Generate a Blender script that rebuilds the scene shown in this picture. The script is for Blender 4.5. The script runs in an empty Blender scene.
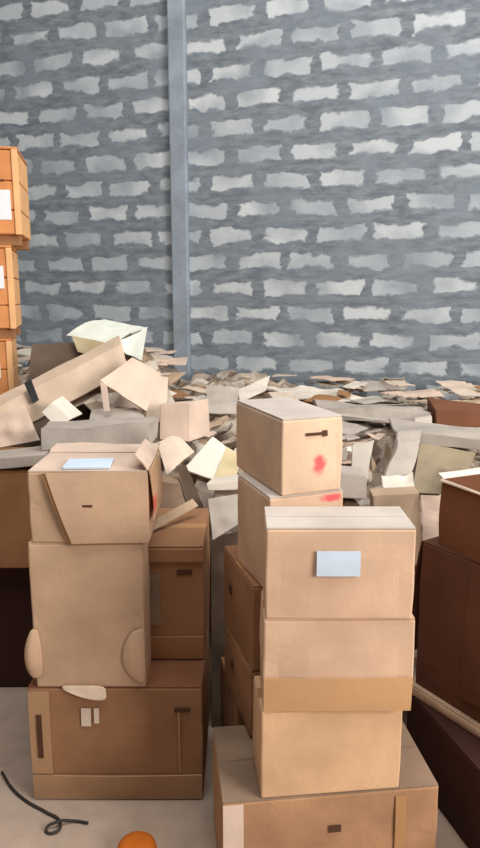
import bpy, bmesh, math, random
import numpy as np
from mathutils import Vector, Matrix, noise

random.seed(11)
R = math.radians
scene = bpy.context.scene
col = scene.collection

# ------------------------------------------------------------------ camera
W, H, F = 480, 848, 665.0
PITCH = R(11.0)
CAM = Vector((0, 0, 1.6))
cd = bpy.data.cameras.new('camera'); cam = bpy.data.objects.new('camera', cd); col.objects.link(cam)
cd.sensor_fit = 'VERTICAL'; cd.sensor_height = 24.0; cd.lens = 24.0 * F / H
cd.clip_start = .05; cd.clip_end = 200
cam.location = CAM; cam.rotation_euler = (math.pi/2 - PITCH, 0, 0)
scene.camera = cam

# ------------------------------------------------------------------ light
scene.view_settings.view_transform = 'Standard'; scene.view_settings.look = 'None'
scene.view_settings.gamma = 1; scene.view_settings.use_curve_mapping = False
scene.view_settings.exposure = 0.0
w = bpy.data.worlds.new('world'); scene.world = w; w.use_nodes = True
w.node_tree.nodes['Background'].inputs[0].default_value = (.93, .96, 1.0, 1)
w.node_tree.nodes['Background'].inputs[1].default_value = .20

def area(name, loc, target, sx, sy, power, color):
    l = bpy.data.lights.new(name, 'AREA'); l.shape = 'RECTANGLE'; l.size = sx; l.size_y = sy
    l.energy = power; l.color = color
    o = bpy.data.objects.new(name, l); col.objects.link(o); o.location = loc
    o.rotation_euler = (Vector(target) - Vector(loc)).to_track_quat('-Z', 'Y').to_euler()
    return o
area('skylight', (.8, 1.2, 5.8), (.2, 3.6, .4), 5.0, 3.0, 255, (1.0, .97, .93))
area('doorway_daylight', (4.6, -1.6, 3.0), (0, 2.6, .9), 2.6, 2.4, 385, (1.0, .95, .90))

# ------------------------------------------------------------------ helpers
def ray(px, py):
    x, y = (px - W/2) / F, (H/2 - py) / F
    return Vector((x, math.cos(PITCH) + y*math.sin(PITCH), -math.sin(PITCH) + y*math.cos(PITCH)))
def atY(px, py, Y):
    d = ray(px, py); return CAM + d * (Y / d.y)
def atZ(px, py, Z):
    d = ray(px, py); return CAM + d * ((Z - CAM.z) / d.z)
def project(p):
    q = Vector(p) - CAM
    dep = q.y*math.cos(PITCH) - q.z*math.sin(PITCH)
    up = q.y*math.sin(PITCH) + q.z*math.cos(PITCH)
    if dep < .05: return (-9999, -9999)
    return (W/2 + F*q.x/dep, H/2 - F*up/dep)
def lin(c):
    c = c/255.0
    return c/12.92 if c <= .04045 else ((c+.055)/1.055)**2.4
def rgb(r, g, b): return (lin(r), lin(g), lin(b), 1)

def tag(o, label=None, cat=None, group=None, kind=None):
    if label: o['label'] = label
    if cat: o['category'] = cat
    if group: o['group'] = group
    if kind: o['kind'] = kind
    return o
def empty(name, loc, rz=0, rx=0, ry=0):
    o = bpy.data.objects.new(name, None); o.empty_display_size = .05; col.objects.link(o)
    o.location = loc; o.rotation_euler = (rx, ry, rz); return o
def link(name, me, mat, parent=None, smooth=False):
    o = bpy.data.objects.new(name, me); col.objects.link(o)
    me.materials.append(mat)
    if smooth:
        for p in me.polygons: p.use_smooth = True
    if parent: o.parent = parent
    return o
def mesh(name, verts, faces):
    me = bpy.data.meshes.new(name); me.from_pydata([tuple(v) for v in verts], [], [tuple(f) for f in faces]); me.update(); return me
def solid(o, t, off=0.0):
    m = o.modifiers.new('thickness', 'SOLIDIFY'); m.thickness = t; m.offset = off; return o
def bevel(o, wd=.004, seg=2):
    m = o.modifiers.new('bevel', 'BEVEL'); m.width = wd; m.segments = seg; m.limit_method = 'ANGLE'; m.angle_limit = R(45); return o

# ------------------------------------------------------------------ materials
def new_mat(name, rough=.85):
    m = bpy.data.materials.new(name); m.use_nodes = True
    nt = m.node_tree; b = nt.nodes['Principled BSDF']; b.inputs['Roughness'].default_value = rough
    b.inputs['Specular IOR Level'].default_value = .2
    return m, nt, b
def N(nt, t, **kw):
    n = nt.nodes.new(t)
    for k, v in kw.items(): setattr(n, k, v)
    return n
def mixc(nt, fac, a, b, mode='MIX'):
    n = nt.nodes.new('ShaderNodeMix'); n.data_type = 'RGBA'; n.blend_type = mode
    for s, v in ((n.inputs[0], fac), (n.inputs[6], a), (n.inputs[7], b)):
        if hasattr(v, 'node'): nt.links.new(v, s)
        else: s.default_value = v
    return n.outputs[2]
def ramp(nt, src, p0, p1, c0=(0,0,0,1), c1=(1,1,1,1)):
    r = nt.nodes.new('ShaderNodeValToRGB'); e = r.color_ramp.elements
    e[0].position = p0; e[1].position = p1; e[0].color = c0; e[1].color = c1
    nt.links.new(src, r.inputs[0]); return r.outputs[0]
def mathn(nt, op, a, b=None, c=None):
    n = nt.nodes.new('ShaderNodeMath'); n.operation = op
    for i, v in enumerate((a, b, c)):
        if v is None: continue
        if hasattr(v, 'node'): nt.links.new(v, n.inputs[i])
        else: n.inputs[i].default_value = v
    return n.outputs[0]

def cardboard(name, c, var=.10, stain=None, rough=.86, dirt=.25):
    m, nt, b = new_mat(name, rough)
    tc = N(nt, 'ShaderNodeTexCoord')
    mp = N(nt, 'ShaderNodeMapping'); mp.inputs['Scale'].default_value = (60, 60, 9)
    nt.links.new(tc.outputs['Object'], mp.inputs[0])
    fib = N(nt, 'ShaderNodeTexNoise'); fib.inputs['Scale'].default_value = 4; fib.inputs['Detail'].default_value = 6
    nt.links.new(mp.outputs[0], fib.inputs['Vector'])
    big = N(nt, 'ShaderNodeTexNoise'); big.inputs['Scale'].default_value = 6; big.inputs['Detail'].default_value = 5
    nt.links.new(tc.outputs['Object'], big.inputs['Vector'])
    base = rgb(*c)
    lo = tuple(x*(1-var*1.7) for x in base[:3]) + (1,)
    hi = tuple(min(1, x*(1+var)) for x in base[:3]) + (1,)
    cc = mixc(nt, ramp(nt, big.outputs[0], .32, .68), lo, hi)
    cc = mixc(nt, mathn(nt, 'MULTIPLY', ramp(nt, fib.outputs[0], .35, .7), .35), cc, lo)
    d = N(nt, 'ShaderNodeTexNoise'); d.inputs['Scale'].default_value = 14; d.inputs['Detail'].default_value = 8; d.inputs['Roughness'].default_value = .7
    nt.links.new(tc.outputs['Object'], d.inputs['Vector'])
    dark = tuple(x*.55 for x in base[:3]) + (1,)
    cc = mixc(nt, mathn(nt, 'MULTIPLY', ramp(nt, d.outputs[0], .58, .78), dirt), cc, dark)
    if stain:
        # soft sprayed stain: centre, radii (object space), colour
        (sx, sy, sz), (rx, ry, rz), sc = stain
        sub = N(nt, 'ShaderNodeVectorMath', operation='SUBTRACT'); sub.inputs[1].default_value = (sx, sy, sz)
        nt.links.new(tc.outputs['Object'], sub.inputs[0])
        dv = N(nt, 'ShaderNodeVectorMath', operation='DIVIDE'); dv.inputs[1].default_value = (rx, ry, rz)
        nt.links.new(sub.outputs[0], dv.inputs[0])
        ln = N(nt, 'ShaderNodeVectorMath', operation='LENGTH'); nt.links.new(dv.outputs[0], ln.inputs[0])
        sn = N(nt, 'ShaderNodeTexNoise'); sn.inputs['Scale'].default_value = 40
        nt.links.new(tc.outputs['Object'], sn.inputs['Vector'])
        v = mathn(nt, 'ADD', ln.outputs['Value'], mathn(nt, 'MULTIPLY', sn.outputs[0], .7))
        cc = mixc(nt, ramp(nt, v, .65, 1.45, (.95,.95,.95,1), (0,0,0,1)), cc, rgb(*sc))
    nt.links.new(cc, b.inputs['Base Color'])
    bp = N(nt, 'ShaderNodeBump'); bp.inputs['Strength'].default_value = .12; bp.inputs['Distance'].default_value = .004
    nt.links.new(big.outputs[0], bp.inputs['Height']); nt.links.new(bp.outputs[0], b.inputs['Normal'])
    return m
def plain(name, c, rough=.6, bump=0):
    m, nt, b = new_mat(name, rough)
    tc = N(nt, 'ShaderNodeTexCoord')
    n = N(nt, 'ShaderNodeTexNoise'); n.inputs['Scale'].default_value = 25; n.inputs['Detail'].default_value = 4
    nt.links.new(tc.outputs['Object'], n.inputs['Vector'])
    base = rgb(*c)
    cc = mixc(nt, n.outputs[0], tuple(x*.9 for x in base[:3])+(1,), tuple(min(1, x*1.08) for x in base[:3])+(1,))
    nt.links.new(cc, b.inputs['Base Color'])
    return m

KRAFT = cardboard('kraft_cardboard', (204, 170, 140))
KRAFT2 = cardboard('kraft_cardboard_warm', (202, 158, 118))
PALEK = cardboard('kraft_cardboard_pale', (222, 186, 156))
BROWN = cardboard('brown_cardboard', (168, 122, 84))
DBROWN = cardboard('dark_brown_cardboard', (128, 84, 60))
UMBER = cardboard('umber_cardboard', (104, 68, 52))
SHADEB = cardboard('shaded_brown_cardboard', (158, 116, 84))  # brown deepened so the colour carries some shade low in the stacks
MIDL = cardboard('scuffed_brown_cardboard', (178, 136, 102), var=.14, dirt=.4)
BAND = cardboard('lighter_brown_cardboard', (176, 138, 104))
PTAN = cardboard('pale_tan_cardboard', (222, 198, 174), var=.13)
HONEY = cardboard('honey_cardboard', (220, 180, 142), dirt=.15)
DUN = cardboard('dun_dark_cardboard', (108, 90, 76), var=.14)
GREYT = cardboard('grey_brown_cardboard', (148, 124, 104), var=.15)
MAROON_SHADED = cardboard('maroon_shaded_cardboard', (66, 40, 34), dirt=.4)  # reddish brown with the deep shade near the floor mixed into the colour
TAN = cardboard('tan_cardboard', (205, 178, 150), var=.14)
BEIGE = cardboard('beige_cardboard', (222, 202, 182), var=.10)
GREYB = cardboard('dusty_grey_cardboard', (186, 176, 165), var=.14)
OFFW = cardboard('off_white_cardboard', (226, 216, 202), var=.09)
GREENW = cardboard('greenish_white_cardboard', (226, 230, 218), var=.06)
YELLOW = cardboard('yellowed_cardboard', (206, 188, 150), var=.10)
OLIVE = cardboard('olive_brown_cardboard', (158, 142, 118), var=.12)
DUSTY = cardboard('dusty_top_cardboard', (208, 198, 188), var=.10)
PINKB = cardboard('pinkish_cardboard', (222, 197, 178), var=.10)
ORANGE = cardboard('orange_wood_board', (222, 150, 94), var=.12)
ORANGEL = cardboard('pale_orange_wood', (240, 186, 132), var=.08)
OCHRE = cardboard('ochre_packing_tape', (208, 164, 120), var=.05, rough=.5)
TAPE = cardboard('brown_packing_tape', (178, 134, 92), var=.05, rough=.45)
DARKP = plain('dark_print', (84, 56, 40), .8)
WHITEP = plain('white_paper', (238, 240, 244), .7)
BLUEP = plain('pale_blue_paper', (206, 222, 238), .7)
STRAPM = plain('dark_grey_strap', (58, 52, 48), .7)
BLACKP = plain('black_plastic', (26, 26, 28), .45)
ORPL = plain('orange_plastic', (200, 108, 36), .5)

def scrap_mat():
    m, nt, b = new_mat('mixed_cardboard_scrap', .9)
    tc = N(nt, 'ShaderNodeTexCoord')
    mp = N(nt, 'ShaderNodeMapping'); mp.inputs['Scale'].default_value = (1, 1.2, 2.2)
    nt.links.new(tc.outputs['Object'], mp.inputs[0])
    v = N(nt, 'ShaderNodeTexVoronoi'); v.inputs['Scale'].default_value = 9
    nt.links.new(mp.outputs[0], v.inputs['Vector'])
    sp = N(nt, 'ShaderNodeSeparateColor'); nt.links.new(v.outputs['Color'], sp.inputs[0])
    r = N(nt, 'ShaderNodeValToRGB'); r.color_ramp.interpolation = 'CONSTANT'
    nt.links.new(sp.outputs[0], r.inputs[0])
    e = r.color_ramp.elements
    for i, (p, c) in enumerate(((0, (138,122,106)), (.2, (166,152,138)), (.42, (184,170,154)), (.6, (122,102,86)), (.75, (190,182,170)), (.88, (156,134,112)))):
        x = e[i] if i < 2 else e.new(p)
        x.position = p; x.color = rgb(*c)
    nt.links.new(r.outputs[0], b.inputs['Base Color'])
    return m
SCRAP = scrap_mat()

# ------------------------------------------------------------------ setting
WALL_Y, WALL_YAW = 5.05, R(-16)
def wallY(X): return WALL_Y + X*math.tan(WALL_YAW)

def block_wall_mat():
    m, nt, b = new_mat('mortared_block_wall', .95)
    tc = N(nt, 'ShaderNodeTexCoord')
    sep = N(nt, 'ShaderNodeSeparateXYZ'); nt.links.new(tc.outputs['Object'], sep.inputs[0])
    cmb = N(nt, 'ShaderNodeCombineXYZ')
    nt.links.new(mathn(nt, 'ADD', sep.outputs['X'], .06), cmb.inputs[0])
    nt.links.new(mathn(nt, 'ADD', sep.outputs['Z'], -.071), cmb.inputs[1])
    # ragged edges: coordinates pushed about by two noises
    def push(scale, amt, src, sq=(1,1,1)):
        mp = N(nt, 'ShaderNodeMapping'); mp.inputs['Scale'].default_value = sq
        nt.links.new(cmb.outputs[0], mp.inputs[0])
        n = N(nt, 'ShaderNodeTexNoise'); n.inputs['Scale'].default_value = scale; n.inputs['Detail'].default_value = 4
        nt.links.new(mp.outputs[0], n.inputs['Vector'])
        s = N(nt, 'ShaderNodeVectorMath', operation='SUBTRACT'); s.inputs[1].default_value = (.5, .5, .5)
        nt.links.new(n.outputs['Color'], s.inputs[0])
        k = N(nt, 'ShaderNodeVectorMath', operation='MULTIPLY'); k.inputs[1].default_value = amt
        nt.links.new(s.outputs[0], k.inputs[0])
        a = N(nt, 'ShaderNodeVectorMath', operation='ADD'); nt.links.new(src, a.inputs[0]); nt.links.new(k.outputs[0], a.inputs[1])
        return a.outputs[0]
    v = push(3.2, (.08, .06, 0), cmb.outputs[0])
    v = push(11, (.10, .05, 0), v, (1, 1.5, 1))
    v = push(34, (.03, .022, 0), v)
    br = N(nt, 'ShaderNodeTexBrick'); br.offset = .5; br.squash = 1
    br.inputs['Scale'].default_value = 1; br.inputs['Brick Width'].default_value = .40; br.inputs['Row Height'].default_value = .186
    br.inputs['Mortar Smooth'].default_value = .36; br.inputs['Bias'].default_value = 0
    ms = N(nt, 'ShaderNodeTexNoise'); ms.inputs['Scale'].default_value = 4.2; ms.inputs['Detail'].default_value = 3
    nt.links.new(cmb.outputs[0], ms.inputs['Vector'])
    mr = N(nt, 'ShaderNodeMapRange'); mr.inputs[1].default_value = .3; mr.inputs[2].default_value = .7; mr.inputs[3].default_value = .032; mr.inputs[4].default_value = .082
    nt.links.new(ms.outputs[0], mr.inputs[0]); nt.links.new(mr.outputs[0], br.inputs['Mortar Size'])
    br.inputs['Color1'].default_value = rgb(204, 209, 212); br.inputs['Color2'].default_value = rgb(172, 180, 186)
    br.inputs['Mortar'].default_value = rgb(120, 129, 137)
    nt.links.new(v, br.inputs['Vector'])
    # horizontal trowel smears in the mortar
    mp = N(nt, 'ShaderNodeMapping'); mp.inputs['Scale'].default_value = (5, 16, 1)
    nt.links.new(cmb.outputs[0], mp.inputs[0])
    sm = N(nt, 'ShaderNodeTexNoise'); sm.inputs['Scale'].default_value = 1.6; sm.inputs['Detail'].default_value = 7; sm.inputs['Roughness'].default_value = .65
    nt.links.new(mp.outputs[0], sm.inputs['Vector'])
    fleck = ramp(nt, sm.outputs[0], .40, .74, rgb(98, 106, 114), rgb(162, 169, 175))
    mort = mixc(nt, .62, br.outputs['Color'], fleck)
    c = mixc(nt, br.outputs['Fac'], br.outputs['Color'], mort)
    # some blocks smeared over
    n2 = N(nt, 'ShaderNodeTexNoise'); n2.inputs['Scale'].default_value = 2.6; n2.inputs['Detail'].default_value = 5
    nt.links.new(cmb.outputs[0], n2.inputs['Vector'])
    c = mixc(nt, mathn(nt, 'MULTIPLY', ramp(nt, n2.outputs[0], .44, .68), .8), c, rgb(132, 142, 151))
    nt.links.new(c, b.inputs['Base Color'])
    bp = N(nt, 'ShaderNodeBump'); bp.inputs['Strength'].default_value = .3; bp.inputs['Distance'].default_value = .015
    h = mathn(nt, 'ADD', mathn(nt, 'MULTIPLY', br.outputs['Fac'], .7), sm.outputs[0])
    nt.links.new(h, bp.inputs['Height']); nt.links.new(bp.outputs[0], b.inputs['Normal'])
    return m
def concrete(name, c, sc=3):
    m, nt, b = new_mat(name, .9)
    tc = N(nt, 'ShaderNodeTexCoord')
    n = N(nt, 'ShaderNodeTexNoise'); n.inputs['Scale'].default_value = sc; n.inputs['Detail'].default_value = 9; n.inputs['Roughness'].default_value = .65
    nt.links.new(tc.outputs['Object'], n.inputs['Vector'])
    base = rgb(*c)
    cc = ramp(nt, n.outputs[0], .3, .72, tuple(x*.72 for x in base[:3])+(1,), tuple(min(1, x*1.18) for x in base[:3])+(1,))
    nt.links.new(cc, b.inputs['Base Color'])
    bp = N(nt, 'ShaderNodeBump'); bp.inputs['Strength'].default_value = .3; bp.inputs['Distance'].default_value = .01
    nt.links.new(n.outputs[0], bp.inputs['Height']); nt.links.new(bp.outputs[0], b.inputs['Normal'])
    return m

def box_mesh(name, x0, x1, y0, y1, z0, z1):
    v = [(x, y, z) for z in (z0, z1) for y in (y0, y1) for x in (x0, x1)]
    f = [(0,2,3,1), (4,5,7,6), (0,1,5,4), (2,6,7,3), (0,4,6,2), (1,3,7,5)]
    return mesh(name, v, f)
fl = link('floor', box_mesh('floor', -7, 7, -6, 8, -.12, 0), concrete('concrete_floor', (184, 163, 146))); tag(fl, kind='structure')
wl = link('wall_back', box_mesh('wall_back', -4.02, 6, 0, .2, 0, 5.2), block_wall_mat()); tag(wl, kind='structure')
wl.location = (0, WALL_Y, 0); wl.rotation_euler = (0, 0, WALL_YAW)
wl2 = link('added_shade_wall', box_mesh('added_shade_wall', -3.9, -3.7, -6, 6.1, 0, 5.2), concrete('dark_shade_wall', (92, 92, 94), 2)); tag(wl2, kind='structure')  # unseen wall, added to keep ambient light off left-facing sides
# concrete pillar standing proud of the wall
pc = ray(181, 200); t = WALL_Y / (pc.y - pc.x*math.tan(WALL_YAW)); pX = pc.x*t
post = box_mesh('trim_1', -.066, .066, -.055, .0, 0, 5.2)
po = link('trim_1', post, concrete('blue_grey_concrete', (150, 161, 172), 5)); tag(po, kind='structure'); bevel(po, .012)
po.location = (pX, wallY(pX), 0); po.rotation_euler = (0, 0, WALL_YAW)

# ------------------------------------------------------------------ cartons
def hollow_body(w, d, h, t=.005, bulge=.006, seed=0, closed=True, n=9):
    """box walls as a grid with slight bulge and dents; base on z=0, origin base centre"""
    bm = bmesh.new()
    bmesh.ops.create_cube(bm, size=1)
    for v in bm.verts: v.co = ((v.co.x)*w, v.co.y*d, (v.co.z+.5)*h)
    if not closed:
        top = [f for f in bm.faces if f.normal.z > .9]; bmesh.ops.delete(bm, geom=top, context='FACES')
    bmesh.ops.subdivide_edges(bm, edges=bm.edges[:], cuts=n, use_grid_fill=True)
    for v in bm.verts:
        x, y, z = v.co
        u, s, q = x/(w/2), y/(d/2), z/h*2-1
        nz = noise.noise(Vector((x*7+seed*3.1, y*7, z*7)))*.005
        side = max(0, 1-q*q)
        if abs(u) > .999: v.co.x += math.copysign((bulge*(1-s*s) + nz)*side, x)
        if abs(s) > .999: v.co.y += math.copysign((bulge*(1-u*u) + nz)*side, y)
        if not closed and q > .9:
            v.co.z += noise.noise(Vector((x*9, y*9, seed)))*.004
    me = bpy.data.meshes.new('body'); bm.to_mesh(me); bm.free()
    return me

def add_flap(root, w, d, h, side, angle, L, mat, name='flap', inset=.002, curl=0., t=.004, seed=0, skew=0., span=(0., 1.)):
    """angle 0 = folded shut, 90 = upright, 180 = flat outwards, 270 = hanging down outside"""
    nx, ny = 10, 8
    vs, fs = [], []
    ww = w if side in ('front', 'back') else d
    out = {'front': Vector((0,-1,0)), 'back': Vector((0,1,0)), 'left': Vector((-1,0,0)), 'right': Vector((1,0,0))}[side]
    along = {'front': Vector((1,0,0)), 'back': Vector((-1,0,0)), 'left': Vector((0,-1,0)), 'right': Vector((0,1,0))}[side]
    hd = d/2 if side in ('front', 'back') else w/2
    hinge = out*(hd - (0 if angle > 60 else .002)) + Vector((0,0,h))
    if angle > 200: hinge += out*.006
    for j in range(ny+1):
        s = j/ny
        for i in range(nx+1):
            u = (span[0] + (span[1]-span[0])*i/nx - .5)*(ww - 2*inset)
            a = R(angle + curl*s)
            p = hinge + along*(u + skew*s*L) + (-out*math.cos(a) + Vector((0,0,1))*math.sin(a))*(L*s)
            if angle > 20:
                p += Vector((noise.noise(Vector((u*8, s*2, seed+.3))), noise.noise(Vector((u*8, s*2, seed+7.3))), noise.noise(Vector((u*6, s*3, seed+3.1)))))*.006*s
            vs.append(p)
    for j in range(ny):
        for i in range(nx):
            a = j*(nx+1)+i; fs.append((a, a+1, a+nx+2, a+nx+1))
    o = link(name, mesh(name, vs, fs), mat, root)
    solid(o, t, 0)
    return o
def panel(root, name, x0, x1, z0, z1, d, mat, t=.0016, lift=.0005, label=None, side='front', w=0, bulge=.006, z_h=1):
    """thin piece of paper/tape stuck on a carton's front (or left/right) face, following its bulge"""
    nx, nz = 8, 6; vs, fs = [], []
    for k in range(nz+1):
        for i in range(nx+1):
            x = x0+(x1-x0)*i/nx; z = z0+(z1-z0)*k/nz
            if side == 'front':
                u = x/(w/2); q = z/z_h*2-1
                b = (bulge*max(0, 1-u*u)+.0045)*max(0, 1-q*q)
                vs.append((x, -d/2-b-lift, z))
            elif side == 'left':
                u = x/(d/2); q = z/z_h*2-1
                b = (bulge*max(0, 1-u*u)+.0045)*max(0, 1-q*q)
                vs.append((-w/2-b-lift, -x, z))
    for k in range(nz):
        for i in range(nx):
            a = k*(nx+1)+i; fs.append((a, a+1, a+nx+2, a+nx+1))
    o = link(name, mesh(name, vs, fs), mat, root); solid(o, t, 1)
    if label: o['label'] = label
    return o

SOLIDS = []   # (footprint corners, top z) of everything that stands clear of the heap
def carton(label, X, Y, z, w, d, h, yaw=0, mat=KRAFT, top=None, closed=True, name='cardboard_box', cat='box', group=None, seed=0, bulge=.006, tape=True, lid_gap=0):
    u = Vector((math.cos(yaw), math.sin(yaw), 0)); v = Vector((-math.sin(yaw), math.cos(yaw), 0))
    c = Vector((X, Y, z)) + u*w/2 + v*d/2
    root = empty(name, c, yaw); tag(root, label, cat, group)
    SOLIDS.append([tuple((c + u*a*w/2 + v*b*d/2).xy) for a, b in ((-1,-1),(1,-1),(1,1),(-1,1))])
    hb = h-.005 if closed else h
    b = link('body', hollow_body(w, d, hb, bulge=bulge, seed=seed, closed=closed), mat, root, smooth=False)
    if closed:
        bevel(b, .005, 2)
        tm = top or mat
        L = d/2 - .0015
        for s in ('front', 'back'):
            add_flap(root, w, d, h-.0025, s, 0, L, tm, seed=seed)
        if tape:
            vs = [(-w/2, -.022, h), (w/2, -.022, h), (w/2, .022, h), (-w/2, .022, h)]
            tp = link('tape', box_mesh('tape', -w/2+.001, w/2-.001, -.022, .022, h-.0006, h-.0001), TAPE, root)
    else:
        solid(b, .005, -1)
    root['_dims'] = 0; del root['_dims']
    return root

# ---- right-hand front stack
E_ = carton('wide scuffed brown carton on the floor carrying the front right stack', -.046, 1.488, 0, .58, .31, .32, R(6.5), MIDL, GREYT, seed=1, bulge=.008, tape=False)
panel(E_, 'edge_strip', -.288, -.235, .004, .312, .31, PINKB, w=.58, z_h=.315, bulge=.008, label='pale corner strip')  # paler strip down the left edge of the front
panel(E_, 'print_mark', -.01, .022, .215, .235, .31, DARKP, w=.58, z_h=.32, bulge=.008)
panel(E_, 'tape', .17, .20, .02, .30, .31, TAPE, w=.58, z_h=.32, bulge=.008)
D_ = carton('clean tan carton, lowest of the three small front ones, on the wide scuffed carton', .054, 1.503, .32, .368, .165, .25, R(6), HONEY, seed=2)
C_ = carton('carton with an ochre band round its lower part, under the blue-labelled carton', .058, 1.502, .57, .372, .165, .253, R(.6), PALEK, seed=3)
panel(C_, 'tape', -.185, .185, .004, .098, .165, OCHRE, w=.372, z_h=.248, label='wide ochre tape band')
B_ = carton('carton with a pale blue label on its front, topmost of the front right stack', .062, 1.50, .823, .357, .165, .235, R(0), PALEK, DUSTY, seed=4, tape=False)
panel(B_, 'label', -.058, .046, .118, .180, .165, BLUEP, w=.357, z_h=.23, lift=.002, label='blank pale blue paper label')

# ---- stack just behind it
RED = (226, 96, 100)
REDA = cardboard('kraft_cardboard_red_front', (230, 198, 168), stain=((.020, -.17, .080), (.036, .05, .052), RED))
REDA2 = cardboard('kraft_cardboard_red_edge', (224, 190, 160), stain=((.075, -.125, .255), (.06, .05, .022), RED))
yA = R(21)
A5 = carton('shadowed brown carton on the floor behind the wide scuffed carton', -.012, 1.90, 0, .30, .28, .33, R(12), SHADEB, seed=5)
A4 = carton('shadowed brown carton with a dark print spot, second from the floor behind the front stack', .030, 1.735, .33, .31, .31, .21, R(15), SHADEB, seed=6)
panel(A4, 'print_mark', -.04, -.01, .12, .14, .31, DARKP, side='left', w=.31, z_h=.205)
A3 = carton('shadowed brown carton with a dark print spot, third from the floor behind the front stack', .036, 1.735, .54, .31, .32, .26, R(16), SHADEB, seed=7)
panel(A3, 'print_mark', -.06, -.03, .15, .175, .32, DARKP, side='left', w=.31, z_h=.255)
A2 = carton('carton with a red paint smear at its upper front edge, under the red-spotted carton', .078, 1.685, .80, .22, .25, .275, R(20), REDA2, DUSTY, seed=8, tape=False)
A1 = carton('carton with a blurred red spot on its front, high on the right-hand stack', .110, 1.692, 1.075, .178, .34, .209, yA, REDA, DUSTY, seed=9, tape=False)
panel(A1, 'hand_hole', -.024, .036, .160, .168, .34, DARKP, w=.178, z_h=.204)
panel(A1, 'hand_hole', .026, .040, .156, .172, .34, DARKP, w=.178, z_h=.204)

# ---- left stack
I_ = carton('wide brown carton with small white print, on the floor at lower left', -.664, 1.88, 0, .545, .50, .398, R(0), SHADEB, DBROWN, seed=10, tape=False, bulge=.008)  # top coloured darker to paint in the shade below the set-back carton
panel(I_, 'flap', -.27, .27, .006, .094, .50, BAND, t=.006, w=.545, z_h=.393, bulge=.008, lift=.001)
panel(I_, 'flap', -.27, -.205, .10, .385, .50, BAND, t=.004, w=.545, z_h=.393, bulge=.008, lift=.001)
panel(I_, 'hand_hole', -.246, -.230, .16, .31, .50, DARKP, w=.545, z_h=.393, lift=.008)
panel(I_, 'print_mark', -.106, -.076, .27, .33, .50, BEIGE, w=.545, z_h=.393, bulge=.008)
panel(I_, 'print_mark', -.066, -.050, .28, .33, .50, BEIGE, w=.545, z_h=.393, bulge=.008)
panel(I_, 'print_mark', .185, .235, .315, .328, .50, DARKP, w=.545, z_h=.393, bulge=.008)
panel(I_, 'tape', .196, .203, .10, .315, .50, TAPE, w=.545, z_h=.393, bulge=.008)
H_ = carton('brown carton with a dark lid seam, set back behind the tall carton', -.664, 2.042, .398, .545, .40, .40, R(0), SHADEB, seed=11, bulge=.008)
panel(H_, 'flap', -.27, .27, .006, .088, .40, BROWN, t=.005, w=.545, z_h=.395, bulge=.008, lift=.001)
panel(H_, 'lid', -.272, .272, .352, .393, .40, SHADEB, t=.009, w=.545, z_h=.395, bulge=.008, lift=.001)
panel(H_, 'print_mark', .185, .235, .305, .322, .40, DARKP, w=.545, z_h=.395, bulge=.008)
panel(H_, 'label', .06, .13, .13, .31, .40, GREYT, w=.545, z_h=.395, bulge=.008)
G_ = carton('tall plain tan carton with bent lower corners, on the wide printed carton', -.634, 1.880, .398, .340, .138, .476, R(0), KRAFT, seed=12, bulge=.005)
def curl_flap(root, pts, mat, label=None):
    """small bent tab: pts = rows of points"""
    n = len(pts); m_ = len(pts[0]); vs = [(p[0]*.972, p[1], p[2]) for r in pts for p in r]
    fs = [(j*m_+i, j*m_+i+1, (j+1)*m_+i+1, (j+1)*m_+i) for j in range(n-1) for i in range(m_-1)]
    o = link('flap', mesh('flap', vs, fs), mat, root, smooth=True); solid(o, .004, 0)
    s = o.modifiers.new('round', 'SUBSURF'); s.levels = 1; s.render_levels = 2
    if label: o['label'] = label
    return o
curl_flap(G_, [[(-.10, -.078, .012), (-.06, -.080, .014), (.0, -.080, .014), (.05, -.079, .012)], [(-.085, -.083, -.004), (-.05, -.084, -.012), (.0, -.084, -.016), (.052, -.083, -.010)], [(-.055, -.087, -.012), (-.03, -.088, -.024), (.01, -.089, -.034), (.056, -.088, -.036)]], PTAN, 'pale torn bottom tab')
curl_flap(G_, [[(-.150, -.074, .035), (-.178, -.084, .035), (-.192, -.080, .05)], [(-.146, -.076, .09), (-.182, -.104, .09), (-.204, -.088, .09)], [(-.148, -.076, .15), (-.180, -.100, .15), (-.202, -.085, .15)], [(-.158, -.074, .205), (-.176, -.082, .205), (-.182, -.078, .195)]], KRAFT, 'torn corner flap')
curl_flap(G_, [[(.177, -.073, .01), (.150, -.080, .02), (.12, -.077, .05)], [(.178, -.074, .08), (.135, -.089, .085), (.10, -.078, .09)], [(.178, -.074, .15), (.140, -.089, .145), (.108, -.078, .15)], [(.177, -.073, .21), (.160, -.078, .20), (.14, -.077, .20)]], KRAFT)
F_ = carton('tan carton with a slanting front flap, topmost of the left stack', -.621, 1.878, .874, .350, .23, .222, R(0), KRAFT, PINKB, seed=13, tape=False)
# slanting overlapped front panel
fp = [(-.118, .220), (.176, .220), (.176, .004), (-.050, .004)]
vs = []; nx, nz = 10, 8
for k in range(nz+1):
    for i in range(nx+1):
        s, q = i/nx, k/nz
        xa = fp[3][0]+(fp[0][0]-fp[3][0])*q; xb = .1745
        x = xa+(xb-xa)*s; z = .004+.216*q
        uu = x/.176; qq = z/.222*2-1
        vs.append((x, -.115-(.006*(1-uu*uu)+.0045)*max(0, 1-qq*qq)-.005-.011*(1-s)**2, z))
fs = [(k*(nx+1)+i, k*(nx+1)+i+1, (k+1)*(nx+1)+i+1, (k+1)*(nx+1)+i) for k in range(nz) for i in range(nx)]
o = link('flap', mesh('flap', vs, fs), KRAFT, F_); solid(o, .006, 0); o['label'] = 'slanting overlapped front flap'
e0 = [(-.130, -.1255, .217), (-.112, -.1285, .217), (-.044, -.1285, .006), (-.062, -.1255, .006)]
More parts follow.
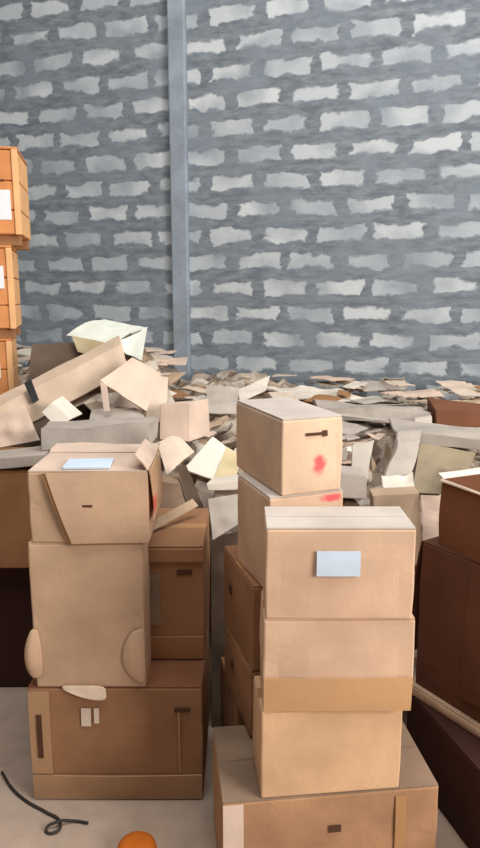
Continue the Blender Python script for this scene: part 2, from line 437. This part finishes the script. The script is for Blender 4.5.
fe = link('flap_edge', mesh('flap_edge', [(x, y-.009*(1-(z/.111-1)**2), z) for k in range(9) for x, y, z in [tuple(e0[0][i]+(e0[3][i]-e0[0][i])*k/8 for i in range(3)), tuple(e0[1][i]+(e0[2][i]-e0[1][i])*k/8 for i in range(3))]], [(2*k, 2*k+1, 2*k+3, 2*k+2) for k in range(8)]), TAPE, F_); solid(fe, .003, 0)
fe['label'] = 'dark slanting flap edge'
panel(F_, 'hand_hole', -.016, .016, .118, .125, .23, DARKP, w=.352, z_h=.222, lift=.012)
REDF = cardboard('kraft_cardboard_red_flap', (204, 164, 128), stain=((.19, -.10, .12), (.06, .07, .05), (216, 96, 84)))
add_flap(F_, .352, .23, .222, 'right', 262, .15, REDF, curl=4, seed=5)['label'] = 'hanging side flap with a faint red mark'
add_flap(F_, .352, .23, .222, 'back', 165, .10, PINKB, curl=12, seed=6)
add_flap(F_, .352, .23, .222, 'right', 62, .06, PINKB, seed=7, curl=-10)
pb = link('paper_sheet', box_mesh('paper_sheet', -.066, .072, -.05, .05, 0, .010), BLUEP); bevel(pb, .003)
pb.location = F_.location + Vector((-.012, -.052, .2222)); pb.rotation_euler = (0, 0, R(3))
tag(pb, 'pale bluish folded paper lying on the topmost carton of the left stack', 'paper')

LL = carton('large dark maroon carton on the floor at the left edge', -1.46, 2.50, 0, .74, .38, .56, R(0), MAROON_SHADED, seed=14)
L_ = carton('brown carton at the left edge, on the dark maroon carton', -1.44, 2.42, .56, .72, .40, .39, R(0), BROWN, seed=15)

# ---- right edge
yN = R(-57)
P_ = carton('dark maroon carton on the floor at the right edge, deep in shadow', .572, 2.05, 0, .78, .40, .28, R(-75), MAROON_SHADED, seed=16)
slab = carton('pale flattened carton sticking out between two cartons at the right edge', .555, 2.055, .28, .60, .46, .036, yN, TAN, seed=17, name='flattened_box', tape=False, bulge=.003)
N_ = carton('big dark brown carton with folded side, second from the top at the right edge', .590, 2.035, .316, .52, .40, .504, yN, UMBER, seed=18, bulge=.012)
add_flap(N_, .52, .40, .500, 'front', 263, .44, UMBER, seed=9, curl=6, span=(.38, .72))
add_flap(N_, .52, .40, .500, 'left', 258, .40, UMBER, seed=10, curl=9)
K_ = carton('brown open-topped carton with a pale torn corner, topmost at the right edge', .635, 2.015, .82, .46, .38, .212, R(-66), DBROWN, closed=False, seed=19)
add_flap(K_, .46, .38, .212, 'front', 200, .010, BEIGE, seed=11)['label'] = 'pale folded rim'
add_flap(K_, .46, .38, .212, 'left', 125, .028, OFFW, seed=12, curl=30)['label'] = 'pale torn end flap'
add_flap(K_, .46, .38, .212, 'back', 100, .12, DBROWN, seed=13)

# ------------------------------------------------------------------ orange crates at the upper left
def crate(label, X, Y, z, yaw, lw, lz0, lz1, rnd):
    w, d, h, ft = .62, .42, .46, .05
    u = Vector((math.cos(yaw), math.sin(yaw), 0)); v = Vector((-math.sin(yaw), math.cos(yaw), 0))
    c = Vector((X, Y, z)) - u*w/2 + v*d/2
    root = empty('wooden_crate', c, yaw); tag(root, label, 'crate', 'orange wooden crates stacked at the left')
    SOLIDS.append([tuple((c + u*a*w/2 + v*b*d/2).xy) for a, b in ((-1,-1),(1,-1),(1,1),(-1,1))])
    bx = lambda nm, *a, m=ORANGE: bevel(link(nm, box_mesh(nm, *a), m, root), .004, 2)
    bx('body', -w/2+.012, w/2-.012, -d/2+.012, d/2-.012, ft, h-.012)
    zs = [ft+.002, ft+.118, ft+.254, h-.014]
    for k in range(3):
        bx('front_board', -w/2+.004, w/2-.004, -d/2+.001, -d/2+.012, zs[k]+.002, zs[k+1]-.004)
        bx('side_board', w/2-.012, w/2-.002, -d/2+.012, d/2-.004, zs[k]+.002, zs[k+1]-.004, m=ORANGEL)
    bx('lid', -w/2, w/2, -d/2, d/2, h-.012, h)
    for y in (-d/2+.03, d/2-.09):
        bx('foot', -w/2+.01, w/2-.01, y, y+.06, 0, ft, m=BROWN)
    bx('corner_post', w/2-.03, w/2, -d/2-.008, -d/2+.001, ft, h-.012, m=ORANGEL)
    bx('hand_hole', w/2-.13, w/2-.07, -d/2-.0015, -d/2+.002, .30, .307, m=DARKP)
    if rnd:
        vs = [(0, 0, 0)]; n = 20
        vs = []; 
        for k in range(n): a = 2*math.pi*k/n; vs.append((w/2-.115+.065*max(-.8, min(.8, math.cos(a)*1.1)), -d/2-.001, (lz0+lz1)/2+(lz1-lz0)/2*math.sin(a)))
        o = link('label', mesh('label', vs, [tuple(range(n))]), WHITEP, root); solid(o, .002, 0)
    else:
        bx('label', w/2-.03-lw, w/2-.045, -d/2-.0015, -d/2+.0015, lz0, lz1, m=WHITEP)
    return root
crate('orange crate with a big white label, topmost of the tall stack at the left', -1.075, 3.40, 1.84, R(11), .36, .12, .26, False)
crate('orange crate between the topmost and third crates of the tall left stack', -1.132, 3.40, 1.38, R(14), .30, .25, .36, False)
crate('orange crate with a round-ended white label, third from the top of the left stack', -1.165, 3.41, .92, R(15), .3, .24, .36, True)
crate('orange crate second from the floor of the left stack, behind the heap', -1.16, 3.40, .46, R(13), .3, .24, .36, False)
crate('orange crate standing on the floor, bottom of the left stack behind the heap', -1.16, 3.41, 0, R(13), .3, .24, .36, False)

# ------------------------------------------------------------------ the scrap heap
GX0, GX1, GY0, GY1, GS = -2.6, 2.8, 1.2, 6.2, .02
NX, NY = int((GX1-GX0)/GS), int((GY1-GY0)/GS)
gx = GX0 + (np.arange(NX)+.5)*GS; gy = GY0 + (np.arange(NY)+.5)*GS
XX, YY = np.meshgrid(gx, gy, indexing='ij')
def inside(poly, grow=.0):
    c = np.mean(np.array(poly), axis=0); m_ = np.ones_like(XX, bool)
    for i in range(4):
        a = np.array(poly[i]); b = np.array(poly[(i+1) % 4]); n_ = np.array([b[1]-a[1], -(b[0]-a[0])]); n_ = n_/np.linalg.norm(n_)
        if np.dot(n_, c-a) > 0: n_ = -n_
        m_ &= ((XX-a[0])*n_[0] + (YY-a[1])*n_[1]) < grow
    return m_
BLOCK = np.zeros_like(XX, bool)
for s in SOLIDS: BLOCK |= inside(s, .03)
BLOCK |= YY > wallY(XX) - .03
# pillar
BLOCK |= (np.abs(XX-pX) < .10) & (YY > wallY(XX) - .10)

def envelope(V):
    """lower/upper z of a cloud of points per grid cell"""
    lo = {}; hi = {}
    for x, y, z in V:
        k = (int((x-GX0)/GS), int((y-GY0)/GS))
        if k in lo:
            if z < lo[k]: lo[k] = z
            if z > hi[k]: hi[k] = z
        else: lo[k] = hi[k] = z
    return lo, hi
def densify(P, n):   # bilinear grid of a quad of 4 points
    out = []
    for j in range(n+1):
        for i in range(n+1):
            s, q = i/n, j/n
            out.append(P[0]*(1-s)*(1-q) + P[1]*s*(1-q) + P[2]*s*q + P[3]*(1-s)*q)
    return out

HAND = []   # vertex clouds of pieces placed by hand
def quad_piece(root, name, pts, mat, t=.006, warp=.012, n=14, seed=0., fold=0., label=None):
    """cardboard panel through four points (px, py, Y) of the place, slightly warped, real thickness"""
    P = [atY(*p) for p in pts]
    G = densify(P, n)
    nrm = (P[1]-P[0]).cross(P[3]-P[0]).normalized()
    V = []
    for k, g in enumerate(G):
        i, j = k % (n+1), k//(n+1); s, q = i/n, j/n
        a = noise.noise(g*5+Vector((seed, seed*2, 0)))*warp + noise.noise(g*16+Vector((seed, 0, seed)))*warp*.35
        e = fold*(abs(s-.5)*2-.5)
        V.append(g + nrm*(a+e))
    c = root.location
    fs = [(j*(n+1)+i, j*(n+1)+i+1, (j+1)*(n+1)+i+1, (j+1)*(n+1)+i) for j in range(n) for i in range(n)]
    o = link(name, mesh(name, [v-c for v in V], fs), mat, root); solid(o, t, 0)
    if label: o['label'] = label
    root_clouds.setdefault(root.name, []).extend(V)
    return o
root_clouds = {}
def piece(label, name, quads, cat='cardboard', group=None, support=True):
    """quads: list of (part name, 4 pts, material[, opts]); one top-level thing"""
    allp = [atY(*p) for q in quads for p in q[1]]
    c = sum(allp, Vector((0,0,0)))/len(allp); c.z = min(p.z for p in allp)
    r = empty(name, c); tag(r, label, cat, group)
    for k, q in enumerate(quads):
        quad_piece(r, q[0], q[1], q[2], seed=hash_(label)+k, **(q[3] if len(q) > 3 else {}))
    HAND.append((root_clouds[r.name], support))
    return r
def hash_(s): return sum(ord(c)*(i+1) for i, c in enumerate(s)) % 97
def slab_piece(label, name, front, dep, mat, cat='cardboard', top=None, ends=True, support=True, group=None, warp=.008):
    """crushed carton: a front face of four points and a depth vector; four walls as parts"""
    P = [atY(*p) for p in front]; dv = Vector(dep)
    c = sum(P, Vector((0,0,0)))/4 + dv/2; c.z = min(min(p.z, (p+dv).z) for p in P)
    r = empty(name, c); tag(r, label, cat, group)
    Q = [p+dv for p in P]
    n = 12; sd = hash_(label)
    faces = [('panel', (P[0], P[1], P[2], P[3]), mat), ('panel', (Q[0], Q[1], P[1], P[0]), top or mat), ('panel', (P[3], P[2], Q[2], Q[3]), mat)]
    if ends: faces += [('panel', (P[1], Q[1], Q[2], P[2]), mat), ('panel', (Q[0], P[0], P[3], Q[3]), mat)]
    cloud = []; vs, fs = [], []
    tops = None
    for nm, qd, mt in faces:
        G = densify(qd, n); b0 = len(vs)
        V = [g + Vector((noise.noise(g*6+Vector((sd,0,0))), noise.noise(g*6+Vector((0,sd,0))), noise.noise(g*6+Vector((0,0,sd)))))*warp for g in G]
        ff = [(j*(n+1)+i, j*(n+1)+i+1, (j+1)*(n+1)+i+1, (j+1)*(n+1)+i) for j in range(n) for i in range(n)]
        cloud += V
        if mt is not mat:
            o = link('top_panel', mesh('top_panel', [v-c for v in V], ff), mt, r); solid(o, .005, 0)
        else:
            vs += [v-c for v in V]; fs += [tuple(a+b0 for a in f) for f in ff]
    o = link('body', mesh('body', vs, fs), mat, r); solid(o, .005, 0)
    HAND.append((cloud, support))
    return r

# -- large pieces at the left end
piece('greenish-white opened carton, highest piece of the heap at the left', 'opened_box', [
    ('panel', [(66,333,3.42), (104,318,3.62), (147,326,3.55), (112,344,3.30)], GREENW, dict(fold=.02)),
    ('flap', [(112,345,3.30), (147,327,3.55), (141,362,3.48), (119,352,3.27)], GREENW, dict(warp=.02)),
    ('flap', [(72,336,3.34), (112,344,3.30), (116,362,3.28), (78,352,3.30)], YELLOW, dict(warp=.02, label='yellowed inner flap'))])
beam = slab_piece('long tan crushed carton sloping up to the right below the orange crates', 'crushed_box',
    [(-12,412,2.80), (121,345,3.06), (128,370,3.04), (-6,442,2.78)], (-.03, .10, .03), PTAN)
quad_piece(beam, 'strap', [(24,383,2.835), (31,379,2.85), (39,400,2.85), (33,404,2.835)], BLACKP, t=.004, warp=.002, n=6)
piece('pinkish open carton flap over a dark hollow at the left of the heap', 'opened_box', [
    ('panel', [(100,380,2.82), (132,358,2.95), (160,374,2.98), (146,412,2.80)], PINKB, dict(warp=.016)),
    ('flap', [(100,381,2.81), (107,385,2.81), (110,411,2.79), (104,411,2.79)], PINKB, dict(warp=.004, n=6))], support=False)
piece('tall pale panel leaning right of the pinkish carton flap', 'cardboard_sheet', [
    ('panel', [(150,374,3.2), (168,378,3.2), (166,424,3.05), (146,420,3.05)], BEIGE)])
piece('off-white bent square of card below the long sloping carton', 'cardboard_sheet', [
    ('panel', [(42,412,2.74), (62,395,2.80), (82,413,2.78), (58,428,2.70)], OFFW, dict(fold=.015))])
slab_piece('thick grey flattened carton lying level behind the open left carton', 'flattened_box',
    [(40,428,2.50), (152,424,2.52), (152,445,2.50), (42,449,2.48)], (0, .13, .0), GREYB, warp=.02)
piece('crumpled grey sheet under the pinkish carton flap', 'cardboard_sheet', [
    ('panel', [(92,410,2.86), (136,409,2.86), (150,424,2.74), (88,426,2.74)], GREYB, dict(warp=.03))])
piece('crumpled brown flap at the left edge above the flat sheets', 'cardboard_sheet', [
    ('panel', [(-14,420,2.62), (24,404,2.66), (40,440,2.62), (-12,450,2.60)], PINKB, dict(warp=.04))])
slab_piece('flat pale sheets on the brown carton at the left edge', 'flattened_box',
    [(-30,462,2.40), (44,455,2.42), (44,464,2.42), (-30,472,2.40)], (0, .16, .0), GREYB, support=False)
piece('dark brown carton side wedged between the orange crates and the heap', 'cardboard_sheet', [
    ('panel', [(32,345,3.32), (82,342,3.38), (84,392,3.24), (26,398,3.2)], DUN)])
# -- middle
slab_piece('small pinkish carton half sunk in the middle of the heap', 'crushed_box',
    [(160,406,2.98), (188,403,2.98), (189,441,2.95), (161,438,2.96)], (.085, .13, .0), PINKB, top=BEIGE)
piece('pale rolled card left of the big cream panel', 'cardboard_sheet', [
    ('panel', [(158,442,2.72), (180,436,2.80), (196,450,2.76), (168,474,2.62)], BEIGE, dict(fold=.03))])
piece('big cream panel with a yellowed edge in the middle of the heap', 'opened_box', [
    ('panel', [(183,470,2.66), (212,438,2.90), (226,447,2.92), (214,480,2.64)], OFFW, dict(warp=.014)),
    ('flap', [(214,480,2.64), (226,447,2.92), (242,456,2.90), (236,478,2.68)], YELLOW, dict(warp=.014, label='yellowed folded edge'))])
slab_piece('white board strip beside the red-spotted carton', 'cardboard_strip',
    [(206,484,2.52), (246,480,2.54), (246,488,2.54), (208,489,2.52)], (.02, .08, .0), OFFW)
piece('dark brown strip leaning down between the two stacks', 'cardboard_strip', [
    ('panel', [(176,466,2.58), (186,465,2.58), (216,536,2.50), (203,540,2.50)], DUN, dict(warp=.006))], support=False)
piece('narrow tan strip slanting across the carton with the lid seam', 'cardboard_strip', [
    ('panel', [(150,522,2.17), (192,499,2.33), (198,506,2.33), (152,531,2.16)], TAN, dict(warp=.002))], support=False)
piece('crumpled whitish sheet hanging between the two stacks', 'cardboard_sheet', [
    ('panel', [(208,499,2.48), (246,493,2.50), (243,522,2.44), (213,540,2.40)], GREYB, dict(warp=.035))])
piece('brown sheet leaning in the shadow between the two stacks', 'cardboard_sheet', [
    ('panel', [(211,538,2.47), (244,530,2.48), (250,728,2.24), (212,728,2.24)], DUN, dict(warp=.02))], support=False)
slab_piece('grey-brown crushed carton in the hollow right of the slanting-flap carton', 'crushed_box',
    [(146,482,2.54), (178,478,2.54), (184,513,2.52), (148,517,2.52)], (.0, .09, .0), GREYT, warp=.03)
# -- far middle
piece('upright pale grey panel in front of the heap below the pillar', 'cardboard_sheet', [
    ('panel', [(206,386,3.9), (239,388,3.9), (237,415,3.65), (208,413,3.65)], GREYB)])
piece('white sheet tilted up behind the red-spotted carton', 'cardboard_sheet', [
    ('panel', [(238,390,4.15), (270,375,4.4), (266,390,4.2), (240,403,3.95)], OFFW)])
# -- right
piece('long pale flat sheet lying along the foot of the wall', 'cardboard_sheet', [
    ('panel', [(256,386,4.35), (312,387,4.45), (400,402,4.15), (316,402,3.95)], OFFW, dict(warp=.03, n=20))])
slab_piece('long grey flattened carton below the long pale sheet', 'flattened_box',
    [(316,406,3.62), (430,414,3.52), (430,424,3.52), (318,418,3.60)], (0, .2, .0), GREYB, warp=.02)
slab_piece('dark brown crushed carton near the wall at the right edge', 'crushed_box',
    [(436,410,3.50), (492,417,3.44), (492,438,3.42), (437,433,3.48)], (.02, .24, .03), DBROWN)
slab_piece('small white box by the dark brown crushed carton', 'crushed_box',
    [(414,420,3.38), (431,418,3.38), (432,432,3.37), (415,433,3.37)], (.02, .08, .0), OFFW)
slab_piece('grey plank-like flattened carton slanting down at the right edge', 'flattened_box',
    [(396,431,3.15), (492,441,3.02), (492,452,3.02), (398,440,3.15)], (.02, .22, .02), GREYB, warp=.012)
piece('olive-brown sheet sloping down under the grey flattened carton', 'cardboard_sheet', [
    ('panel', [(420,444,2.96), (476,452,2.92), (458,497,2.60), (412,492,2.64)], OLIVE)])
slab_piece('grey crushed carton standing up left of the olive-brown sheet', 'crushed_box',
    [(398,443,2.92), (419,441,2.94), (410,476,2.76), (384,481,2.72)], (.03, .10, .03), GREYB, warp=.015)
piece('crumpled off-white wad at the foot of the grey crushed carton', 'cardboard_sheet', [
    ('panel', [(382,474,2.64), (414,470,2.68), (418,492,2.56), (384,497,2.54)], OFFW, dict(warp=.06, n=18))])
slab_piece('upright taupe carton side behind the blue-labelled carton', 'crushed_box',
    [(374,497,2.46), (420,494,2.46), (422,566,2.38), (376,556,2.38)], (0, .10, .0), TAN, warp=.012)
piece('pale upright flap between the taupe carton side and the right edge cartons', 'cardboard_sheet', [
    ('panel', [(421,495,2.44), (448,496,2.44), (444,572,2.34), (423,566,2.36)], PINKB, dict(warp=.03))])
piece('grey panel leaning beside the red-spotted carton', 'cardboard_sheet', [
    ('panel', [(352,446,2.75), (374,440,2.85), (364,492,2.60), (350,486,2.60)], GREYB)])
slab_piece('pale small carton low behind the red-spotted carton', 'crushed_box',
    [(338,474,2.30), (366,478,2.30), (366,500,2.28), (338,498,2.28)], (0, .14, 0), GREYB)

# -- mound of small scrap beneath everything
def base_height():
    tgt = .58 + .30*np.clip((YY-2.5)/2.0, 0, 1)
    tgt += .30*np.exp(-((XX+.95)/.55)**2 - ((YY-3.3)/.55)**2)
    tgt += .13*np.exp(-((XX+.25)/.6)**2 - ((YY-4.6)/.7)**2)
    front = np.clip((YY - np.where(XX < -.66, 2.86, 2.36))*2.4, 0, 9)
    h = np.minimum(tgt, front)
    nz = np.zeros_like(h)
    for f, a in ((3.1, .05), (7.3, .028), (15.7, .014)):
        nz += a*np.sin(XX*f*2.1+np.sin(YY*f*1.3)*1.7)*np.cos(YY*f*1.7+np.sin(XX*f*.9)*1.3)
    # facets: every scrap lies at its own tilt
    rg = np.random.RandomState(3); K = 1500
    cx = rg.uniform(-2.6, 2.8, K); cy = rg.uniform(2.2, 6.2, K); ga = rg.uniform(-.55, .55, (K, 2)); ho = rg.uniform(-.03, .05, K)
    best = np.full_like(h, 9e9); fac = np.zeros_like(h)
    for k in range(K):
        dx, dy = XX-cx[k], YY-cy[k]; d2 = dx*dx*rg.uniform(.4, 1.6) + dy*dy
        m_ = d2 < best; best[m_] = d2[m_]; fac[m_] = (ho[k] + ga[k, 0]*dx + ga[k, 1]*dy)[m_]
    nz = nz*.7 + fac
    h = np.where(h > .03, h+nz, h)
    return np.maximum(h, 0)
M = base_height()
cap = np.full_like(M, 9.); need = np.zeros_like(M); HANDMASK = np.zeros_like(M, bool); HH = np.zeros_like(M)
for cloud, sup in HAND:
    lo, hi = envelope(cloud)
    for (i, j), z in lo.items():
        if 0 <= i < NX and 0 <= j < NY:
            cap[i, j] = min(cap[i, j], z-.018)
            if sup: need[i, j] = max(need[i, j], 0)
            HANDMASK[i, j] = True
            HH[i, j] = max(HH[i, j], hi[(i, j)]+.006)
    if sup:
        # raise the mound under the lowest stretch of the piece until it bears it
        zs = np.array(list(lo.values()))
        for (i, j), z in lo.items():
            if 0 <= i < NX and 0 <= j < NY: need[i, j] = max(need[i, j], z-.02)
# close small gaps in the cap
for _ in range(2):
    c2 = cap.copy()
    c2[1:] = np.minimum(c2[1:], cap[:-1]); c2[:-1] = np.minimum(c2[:-1], cap[1:])
    c2[:, 1:] = np.minimum(c2[:, 1:], cap[:, :-1]); c2[:, :-1] = np.minimum(c2[:, :-1], cap[:, 1:])
    cap = c2
M = np.maximum(M, need)
# let raised spots spread into slopes
S = M.copy()
for _ in range(40):
    t = S - GS*2.2
    S[1:] = np.maximum(S[1:], t[:-1]); S[:-1] = np.maximum(S[:-1], t[1:]); S[:, 1:] = np.maximum(S[:, 1:], t[:, :-1]); S[:, :-1] = np.maximum(S[:, :-1], t[:, 1:])
M = np.where(need > 0, np.maximum(M, need), np.maximum(M, S))
M = np.minimum(M, cap)
M = np.where(BLOCK | (YY < np.where(XX < -.6, 2.80, 2.10)), 0, M)
M = np.maximum(M, 0)
# scrap mesh (every 2nd cell)
st = 2
idx = {}; vs, fs = [], []
Ms = np.minimum.reduce([M[::st, ::st], M[1::st, ::st], M[::st, 1::st], M[1::st, 1::st]])
nx_, ny_ = Ms.shape
for i in range(nx_):
    for j in range(ny_):
        if Ms[i, j] > .004:
            idx[(i, j)] = len(vs); vs.append((gx[i*st]+GS/2, gy[j*st]+GS/2, Ms[i, j]))
for (i, j) in list(idx):
    q = [(i, j), (i+1, j), (i+1, j+1), (i, j+1)]
    if all(k in idx for k in q): fs.append([idx[k] for k in q])
sc = link('cardboard_scrap', mesh('cardboard_scrap', vs, fs), SCRAP)
tag(sc, 'loose cardboard scrap filling the inside of the heap along the wall', 'cardboard', kind='stuff')

# -- the countable loose pieces on top, each dropped until it rests on what is below
Hf = np.maximum(M, np.where(HANDMASK, HH, 0))
def fold(V, p, d, ang):
    """rotate every point on one side of the line p + s*d (in the sheet's plane) about it"""
    axis = Vector((d[0], d[1], 0)).normalized(); rot = Matrix.Rotation(ang, 3, axis); q = Vector((p[0], p[1], 0))
    out = []
    for flat, v in V:
        side = axis.x*(flat.y-p[1]) - axis.y*(flat.x-p[0])
        out.append((flat, q + rot @ (v-q) if side > 0 else v))
    return out
def make_sheet(wd, ln, folds, rng, crush):
    nx = max(6, int(wd/.022)); ny = max(6, int(ln/.022))
    V = []
    for j in range(ny+1):
        for i in range(nx+1):
            p = Vector(((i/nx-.5)*wd, (j/ny-.5)*ln, 0)); V.append((p.copy(), p))
    for k in range(folds):
        a = rng.uniform(0, math.pi) if rng.random() < .4 else rng.choice((0, math.pi/2))+rng.uniform(-.15, .15)
        p = (rng.uniform(-.3, .3)*wd, rng.uniform(-.3, .3)*ln)
        V = fold(V, p, (math.cos(a), math.sin(a)), rng.choice((-1, 1))*rng.uniform(.25, 1.2))
    sd = rng.uniform(0, 50)
    P = [v + Vector((0, 0, noise.noise(Vector((f.x*7+sd, f.y*7, sd)))*crush + noise.noise(Vector((f.x*22+sd, f.y*22, 0)))*crush*.35)) for f, v in V]
    cut = rng.random() < .6; cx, cy = rng.choice((-1, 1)), rng.choice((-1, 1)); cs = rng.uniform(.2, .6)
    fs = []
    for j in range(ny):
        for i in range(nx):
            f = V[j*(nx+1)+i][0]
            if cut and (f.x*cx/wd + f.y*cy/ln) > .5 + (1-cs)*.5 - .2: continue
            a = j*(nx+1)+i; fs.append((a, a+1, a+nx+2, a+nx+1))
    return P, fs
def make_crushed(wd, ln, hg, rng):
    """carton sleeve squashed to a leaning parallelogram with a flap left at one end"""
    sh = rng.uniform(-.6, .6)*hg; n = 9
    P, fs = [], []
    c = [Vector((-wd/2, 0, 0)), Vector((wd/2, 0, 0)), Vector((wd/2+sh, 0, hg)), Vector((-wd/2+sh, 0, hg))]
    sd = rng.uniform(0, 50)
    quads = []
    y0, y1 = -ln/2, ln/2
    for k in range(4):
        a, b = c[k], c[(k+1) % 4]
        quads.append((a+Vector((0, y0, 0)), b+Vector((0, y0, 0)), b+Vector((0, y1, 0)), a+Vector((0, y1, 0))))
    a, b = c[3]+Vector((0, y0, 0)), c[2]+Vector((0, y0, 0)); fl_ = Vector((0, -rng.uniform(.04, .10), rng.uniform(-.05, .06)))
    quads.append((a, b, b+fl_, a+fl_))
    if rng.random() < .6: quads.append((c[0]+Vector((0, y0, 0)), c[1]+Vector((0, y0, 0)), c[2]+Vector((0, y0+.02, 0)), c[3]+Vector((0, y0+.02, 0))))
    for q in quads:
        b0 = len(P)
        for g in densify(q, n):
            P.append(g + Vector((noise.noise(g*8+Vector((sd, 0, 0))), noise.noise(g*8+Vector((0, sd, 0))), noise.noise(g*8+Vector((0, 0, sd)))))*.022)
        fs += [(b0+j*(n+1)+i, b0+j*(n+1)+i+1, b0+(j+1)*(n+1)+i+1, b0+(j+1)*(n+1)+i) for j in range(n) for i in range(n)]
    return P, fs

rng = random.Random(5)
COLS = [('pale grey', GREYB), ('beige', BEIGE), ('tan', TAN), ('off-white', OFFW), ('brown', BROWN), ('pinkish', PINKB), ('taupe', OLIVE)]
WTS = [26, 20, 16, 18, 6, 8, 6]
placed = []
def ok_spot(x, y): return 2.45 < y < wallY(x)-.12 and -2.0 < x < 2.0
tries = 0
TARGET = 270
while len(placed) < TARGET and tries < 20000:
    tries += 1
    y = rng.uniform(2.5, 5.3); x = rng.uniform(-.46, .46)*y*.86
    if not ok_spot(x, y): continue
    kind = rng.choices(('flat sheet', 'creased sheet', 'strip', 'crushed carton', 'crumpled wad'), (24, 30, 12, 24, 10))[0]
    big = .7 + .3*rng.random() + .08*(y-2.6) - (.25 if tries > 3000 else 0) - (.12 if tries > 9000 else 0)
    if kind == 'flat sheet': P, fs = make_sheet(rng.uniform(.25, .5)*big, rng.uniform(.2, .38)*big, rng.choice((0, 1)), rng, .012); nm = 'cardboard_sheet'; tl = 14
    elif kind == 'creased sheet': P, fs = make_sheet(rng.uniform(.22, .42)*big, rng.uniform(.2, .36)*big, rng.choice((2, 3)), rng, .022); nm = 'cardboard_sheet'; tl = 26
    elif kind == 'strip': P, fs = make_sheet(rng.uniform(.3, .55)*big, rng.uniform(.05, .09), rng.choice((0, 1, 1)), rng, .012); nm = 'cardboard_strip'; tl = 20
    elif kind == 'crushed carton': P, fs = make_crushed(rng.uniform(.18, .34)*big, rng.uniform(.16, .30)*big, rng.uniform(.05, .16)*big, rng); nm = 'crushed_box'; tl = 24
    else: P, fs = make_sheet(rng.uniform(.16, .26)*big, rng.uniform(.16, .26)*big, 3, rng, .06); nm = 'cardboard_wad'; tl = 30
    rot = Matrix.Rotation(rng.uniform(0, 2*math.pi), 3, 'Z')
    rot = Matrix.Rotation(R(rng.uniform(-tl*.3, tl)), 3, 'X') @ Matrix.Rotation(R(rng.uniform(-tl, tl)*.7), 3, 'Y') @ rot
    V = [rot @ p + Vector((x, y, 0)) for p in P]
    lo, hi = envelope(V)
    ks = [k for k in lo if 0 <= k[0] < NX and 0 <= k[1] < NY]
    if len(ks) < len(lo): continue
    if any(BLOCK[k] for k in ks): continue
    if sum(HANDMASK[k] for k in ks) > (.06 if tries < 3000 else .22 if tries < 5000 or x < .3 else .6)*len(ks): continue
    dz = max(Hf[k]-lo[k] for k in ks) + .012
    top = max(hi.values())+dz
    lim = (.83 if tries < 4000 else .89) + .16*max(0, min(1, (y-2.6)/1.8)) + (.17 if x < -.5 else 0)
    if top > lim: continue
    V = [v+Vector((0, 0, dz)) for v in V]
    # settled depth: skip pieces that would hover on one corner
    gap = sorted(lo[k]+dz-Hf[k] for k in ks)
    if gap[len(gap)//2] > (.10 if tries < 6000 else .13): continue
    for k in ks:
        for a in (-1, 0, 1):
            for b in (-1, 0, 1):
                q = (k[0]+a, k[1]+b)
                if 0 <= q[0] < NX and 0 <= q[1] < NY: Hf[q] = max(Hf[q], hi[k]+dz+.005)
    cn, cm = rng.choices(COLS, WTS)[0]
    c = sum(V, Vector((0,0,0)))/len(V)
    o = link(nm, mesh(nm, [v-c for v in V], fs), cm); o.location = c; solid(o, .005, 0)
    px, py = project(c)
    zone = 'below the orange crates' if px < 60 else 'at the heap left' if px < 150 else 'below the wall pillar' if px < 225 else 'behind the red-spotted carton' if px < 350 else 'right of the red-spotted carton'
    row = 'near the wall' if py < 402 else 'mid-heap' if py < 440 else 'low in the heap'
    placed.append((px, py, cn, kind, zone, row, o))
from collections import defaultdict
by = defaultdict(list)
for p in placed: by[p[2:6]].append(p)
ORD = {2: ['left of two', 'right of two'], 3: ['leftmost', 'middle of three', 'rightmost']}
for (cn, kind, zone, row), ps in by.items():
    ps.sort(key=lambda p: p[0])
    for i, p in enumerate(ps):
        lab = f'{cn} {kind} {row}, {zone}'
        if len(ps) in ORD: lab += f', {ORD[len(ps)][i]}'
        tag(p[6], lab, 'cardboard', 'loose cardboard pieces of the scrap heap')

# ------------------------------------------------------------------ small things on the floor
cu = bpy.data.curves.new('plastic_strap', 'CURVE'); cu.dimensions = '3D'; cu.bevel_depth = .0045; cu.bevel_resolution = 2
pts = [(2, 772), (12, 788), (28, 802), (46, 812), (60, 822), (56, 832), (46, 830), (57, 822), (74, 821), (88, 823)]
sp = cu.splines.new('BEZIER'); sp.bezier_points.add(len(pts)-1)
for bp_, (px, py) in zip(sp.bezier_points, pts):
    p = atZ(px, py, .006 + (.012 if py == 822 and px == 57 else 0)); bp_.co = p; bp_.handle_left_type = bp_.handle_right_type = 'AUTO'
so = bpy.data.objects.new('tmp', cu); col.objects.link(so)
me = bpy.data.meshes.new_from_object(so.evaluated_get(bpy.context.evaluated_depsgraph_get())); bpy.data.objects.remove(so)
me.materials.clear()
o = link('plastic_strap', me, STRAPM); tag(o, 'thin dark strap curling on the concrete floor at lower left', 'strap')
# orange plastic cap
prof = [(0, .052), (.030, .052), (.046, .049), (.054, .041), (.058, .028), (.061, .008), (.064, .0)]
vs, fs = [], []; n = 32
for r, z in prof:
    for k in range(n): a = 2*math.pi*k/n; vs.append((r*math.cos(a), r*math.sin(a), z))
for j in range(len(prof)-1):
    for k in range(n): fs.append((j*n+k, j*n+(k+1) % n, (j+1)*n+(k+1) % n, (j+1)*n+k))
bm = bmesh.new(); me = mesh('plastic_tub', vs, fs); bm.from_mesh(me); bmesh.ops.remove_doubles(bm, verts=bm.verts[:], dist=1e-5); bm.normal_update(); bm.to_mesh(me); bm.free()
o = link('plastic_tub', me, ORPL, smooth=True); o.location = atZ(137, 858, 0)
tag(o, 'small round orange plastic tub on the floor at the bottom edge', 'tub')
